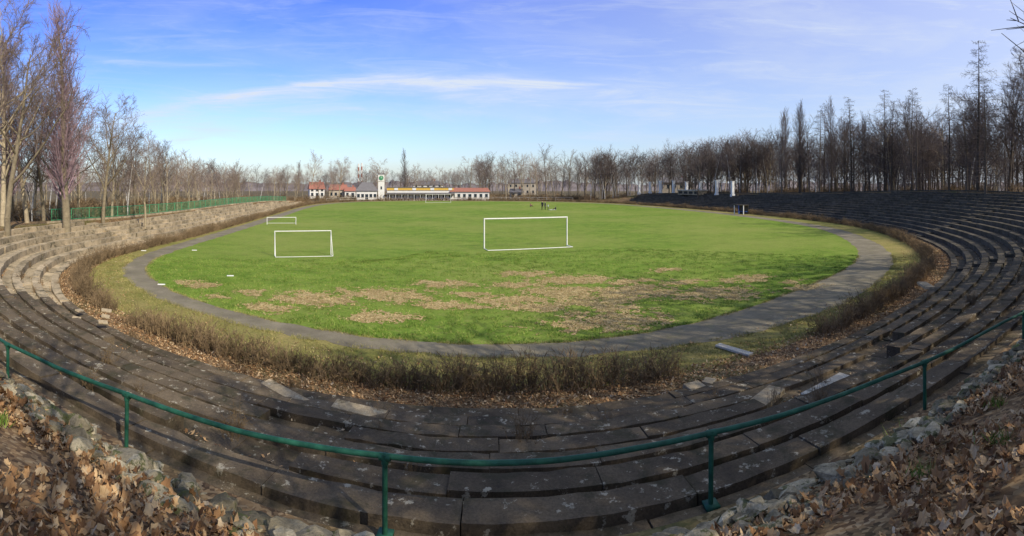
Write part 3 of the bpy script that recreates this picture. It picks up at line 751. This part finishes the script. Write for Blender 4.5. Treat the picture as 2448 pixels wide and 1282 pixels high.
# ---------------------------------------------------------------- people
m_skin=simple("skin",(.5,.3,.22),.6,.05); m_hair=simple("hair",(.05,.03,.02),.7,.2)
def person(name,x,y,rot,pose,H,top,leg):
    J={'pel':(0,0,.93),'sp':(0,0,1.15),'ch':(0,0,1.38),'nk':(0,0,1.5),'hd':(0,0.02,1.6),'ht':(0,0.02,1.72),
       'lh':(-.1,0,.88),'lk':(-.12,.03,.49),'la':(-.13,0,.09),'lt':(-.14,.17,.04),'rh':(.1,0,.88),'rk':(.12,.05,.49),'ra':(.13,.02,.09),'rt':(.15,.19,.04),
       'ls':(-.19,0,1.4),'le':(-.25,-.02,1.12),'lw':(-.27,.06,.87),'lf':(-.27,.09,.80),'rs':(.19,0,1.4),'re':(.25,-.02,1.12),'rw':(.27,.1,.88),'rf':(.27,.13,.81)}
    if pose=='sit':
        for k in J:
            if k not in('lh','lk','la','lt','rh','rk','ra','rt'): J[k]=(J[k][0],J[k][1],J[k][2]-.81)
        J['lh']=(-.1,0,.1);J['rh']=(.1,0,.1);J['lk']=(-.2,.38,.42);J['rk']=(.2,.38,.42);J['la']=(-.16,.62,.08);J['ra']=(.16,.62,.08);J['lt']=(-.17,.8,.05);J['rt']=(.17,.8,.05)
        J['lw']=(-.2,.3,.4);J['lf']=(-.2,.37,.38);J['rw']=(.2,.3,.4);J['rf']=(.2,.37,.38);J['le']=(-.26,.1,.4);J['re']=(.26,.1,.4)
    if pose=='reach':
        J['re']=(.25,.18,1.18);J['rw']=(.2,.42,1.15);J['rf']=(.19,.5,1.15)
    E=[('pel','sp'),('sp','ch'),('ch','nk'),('nk','hd'),('hd','ht'),('pel','lh'),('lh','lk'),('lk','la'),('la','lt'),('pel','rh'),('rh','rk'),('rk','ra'),('ra','rt'),('ch','ls'),('ls','le'),('le','lw'),('lw','lf'),('ch','rs'),('rs','re'),('re','rw'),('rw','rf')]
    R={'pel':.14,'sp':.13,'ch':.15,'nk':.055,'hd':.09,'ht':.07,'lh':.09,'lk':.06,'la':.04,'lt':.035,'ls':.065,'le':.045,'lw':.028,'lf':.03}
    for k in list(R):
        if k[0]=='l': R['r'+k[1:]]=R[k]
    keys=list(J); me=bpy.data.meshes.new(name); me.from_pydata([J[k] for k in keys],[(keys.index(a_),keys.index(b_)) for a_,b_ in E],[])
    o=bpy.data.objects.new(name+"_tmp",me); col.objects.link(o)
    md=o.modifiers.new("s",'SKIN')
    for k,sv in zip(keys,me.skin_vertices[0].data): sv.radius=(R[k],R[k]*(.75 if k in('pel','sp','ch') else 1)); sv.use_root=(k=='pel')
    sb=o.modifiers.new("u",'SUBSURF'); sb.levels=2; sb.render_levels=2
    dg=bpy.context.evaluated_depsgraph_get(); m2=bpy.data.meshes.new_from_object(o.evaluated_get(dg)); bpy.data.objects.remove(o)
    m2.materials.clear()
    for m_ in (top,leg,m_skin,m_hair): m2.materials.append(m_)
    EM=[]
    for a_,b_ in E:
        mi_=0
        if a_ in('nk','hd') : mi_=2
        if a_ in('lw','rw'): mi_=2
        if a_[1]in'hk' and a_[0] in 'lr' or b_ in('lh','rh'): mi_=1
        if a_ in('la','ra'): mi_=3
        EM.append((Vector(J[a_]),Vector(J[b_]),mi_))
    hd=Vector(J['hd'])
    for p in m2.polygons:
        c_=p.center; best=9;bi=0
        for a_,b_,mi_ in EM:
            ab_=b_-a_; t=clamp((c_-a_).dot(ab_)/ab_.length_squared,0,1); d_=(c_-a_-ab_*t).length
            if d_<best: best=d_;bi=mi_
        if bi==2 and c_.z>hd.z-.05 and (c_.y<hd.y-.01 or c_.z>hd.z+.1) and abs(c_.x)<.15: bi=3
        p.material_index=bi; p.use_smooth=True
    ob=mkobj(name,m2,None,(x,y,0.0),rot,H/1.75)
    g=Geo()
    for sd in ('l','r'):
        w=np.array(J[sd+'f']); f0=np.array(J[sd+'f'])-np.array(J[sd+'w']); f0/=np.linalg.norm(f0)
        for q in range(5):
            off=np.array([0,(q-2)*.018,0]); ln=(.05,.065,.07,.065,.05)[q]
            if q==0: off=np.array([0,-.04,0])
            V,F=tubes([w+off,w+off+f0*ln],[w+off+f0*ln,w+off+f0*ln*1.7+np.array([0,.01,0])],[.009,.008],[.008,.006],6); g.add(V,F)
    for sx in(-1,1):
        V,F=tubes([np.array(hd)+np.array([sx*.03,.075,.01])],[np.array(hd)+np.array([sx*.03,.09,.01])],[.012],[.008],6); g.add(V,F,1)
    V,F=tubes([np.array(hd)+np.array([0,.075,.0])],[np.array(hd)+np.array([0,.105,-.02])],[.01],[.014],6); g.add(V,F)
    mkobj("hands_and_face",g.mesh("hands_and_face",[m_skin,m_hair]),ob)
m_jk=simple("dark_jacket",(.03,.035,.05),.8,.2); m_tr=simple("dark_trousers",(.03,.03,.035),.8,.2); m_wh=simple("white_shirt",(.7,.7,.7),.8,.1); m_rd=simple("pink_top",(.5,.2,.2),.8,.1)
person("standing_person",6.3,102.4,2.6,'stand',1.85,m_jk,m_tr)
person("standing_person",6.9,103,-2.2,'reach',1.7,m_jk,m_tr)
person("standing_child",7.5,102.2,1.8,'reach',1.25,m_wh,m_tr)
person("sitting_person",9.1,102.3,1.6,'sit',1.6,m_jk,m_tr)
person("sitting_person",4.4,117,-1.0,'sit',1.6,m_rd,m_tr)
g=Geo(); box(g,-.7,.7,-.5,.5,0,.02); mkobj("picnic_blanket",g.mesh("picnic_blanket",[m_wh]),None,(8.4,102.2,.03),.3)

# ---------------------------------------------------------------- world, sun, camera
EL=math.radians(37); AZ=math.radians(126)
w=bpy.data.worlds.new("World"); sc.world=w; w.use_nodes=True; nt=w.node_tree
bg=nt.nodes["Background"]; bg.inputs[1].default_value=.115
sky=nt.nodes.new("ShaderNodeTexSky"); sky.sky_type='NISHITA'; sky.sun_disc=False; sky.sun_elevation=EL; sky.sun_rotation=AZ
sky.air_density=1.0; sky.dust_density=1.0; sky.ozone_density=2.0
tc=nt.nodes.new("ShaderNodeTexCoord"); sp=nt.nodes.new("ShaderNodeSeparateXYZ"); nt.links.new(tc.outputs["Generated"],sp.inputs[0])
X,Y,Z=sp.outputs
az=math_(nt,'ARCTAN2',X,Y); hyp=math_(nt,'SQRT',math_(nt,'ADD',math_(nt,'MULTIPLY',X,X),math_(nt,'MULTIPLY',Y,Y))); te=math_(nt,'DIVIDE',Z,hyp)
cb=nt.nodes.new("ShaderNodeCombineXYZ"); nt.links.new(math_(nt,'MULTIPLY',az,1.6),cb.inputs[0]); nt.links.new(math_(nt,'MULTIPLY',te,6),cb.inputs[1])
n1=noisen(nt,cb.outputs[0],1.6,8,.6,.4)
cb2=nt.nodes.new("ShaderNodeCombineXYZ"); nt.links.new(math_(nt,'ADD',math_(nt,'MULTIPLY',az,1.5),math_(nt,'MULTIPLY',te,2)),cb2.inputs[0]); nt.links.new(math_(nt,'MULTIPLY',te,13),cb2.inputs[1])
n2=noisen(nt,cb2.outputs[0],2.6,10,.68,.8)
def streak(c0,k,a0,wd,amin,amax,amt):
    q=math_(nt,'SUBTRACT',az,a0); ce=math_(nt,'SUBTRACT',c0,math_(nt,'MULTIPLY',math_(nt,'MULTIPLY',q,q),k))
    wob=math_(nt,'MULTIPLY',math_(nt,'SUBTRACT',n1,.5),.04)
    d=math_(nt,'DIVIDE',math_(nt,'SUBTRACT',math_(nt,'ADD',te,wob),ce),wd)
    gss=math_(nt,'EXPONENT',math_(nt,'MULTIPLY',math_(nt,'MULTIPLY',d,d),-1.0))
    m1=math_(nt,'DIVIDE',math_(nt,'SUBTRACT',az,amin),.25,cl=True); m2=math_(nt,'DIVIDE',math_(nt,'SUBTRACT',amax,az),.35,cl=True)
    nz=ramp(nt,n2,[(.35,.25),(.62,1.0)])
    return math_(nt,'MULTIPLY',math_(nt,'MULTIPLY',math_(nt,'MULTIPLY',gss,nz),math_(nt,'MULTIPLY',m1,m2)),amt)
c=math_(nt,'ADD',streak(.21,.19,-.15,.011,-.95,.35,.6),streak(.195,.17,-.1,.035,-1.0,.6,.45))
c=math_(nt,'ADD',c,streak(.24,-.35,-.65,.007,-.95,-.5,.5))
c=math_(nt,'ADD',c,streak(.15,.25,-.2,.012,-.95,.1,.35))
broad=math_(nt,'ADD',ramp(nt,n1,[(.45,0.0),(.8,.3)]),ramp(nt,n2,[(.5,0.0),(.8,.3)]))
c=math_(nt,'ADD',c,broad)
veil=math_(nt,'MULTIPLY',math_(nt,'DIVIDE',math_(nt,'ADD',az,.35),1.4,cl=True),.7)
c=math_(nt,'ADD',c,veil,cl=True)
tr=ramp(nt,math_(nt,'MULTIPLY',te,.5),[(0,(.40,.42,.46)),(.07,(.33,.39,.52)),(.19,(.21,.28,.62)),(.5,(.34,.34,.36))])
tint=mix(nt,1.0,sky.outputs[0],tr,'MULTIPLY')
tint=mix(nt,1.0,tint,(3.5,3.5,3.5),'MULTIPLY')
k=mix(nt,c,tint,(6.2,6.9,8.1)); nt.links.new(k,bg.inputs[0])
sd=bpy.data.lights.new("sun",'SUN'); sd.energy=5.0; sd.angle=math.radians(.5); sd.color=(1,.92,.78)
so=bpy.data.objects.new("sun",sd); col.objects.link(so)
so.rotation_euler=Vector((math.sin(AZ)*math.cos(EL),math.cos(AZ)*math.cos(EL),math.sin(EL))).to_track_quat('Z','Y').to_euler()
cd=bpy.data.cameras.new("camera"); co=bpy.data.objects.new("camera",cd); col.objects.link(co); sc.camera=co
co.location=(0,0,5.4); co.rotation_euler=(math.pi/2,0,0)
cd.type='PANO'; cd.panorama_type='CENTRAL_CYLINDRICAL'
cd.central_cylindrical_range_u_min=-1.0373; cd.central_cylindrical_range_u_max=1.0373
cd.central_cylindrical_range_v_min=-.7136; cd.central_cylindrical_range_v_max=.3729
cd.central_cylindrical_radius=1.0
cd.clip_start=.05; cd.clip_end=6000
sc.view_settings.view_transform='Standard'; sc.view_settings.look='None'; sc.view_settings.exposure=0
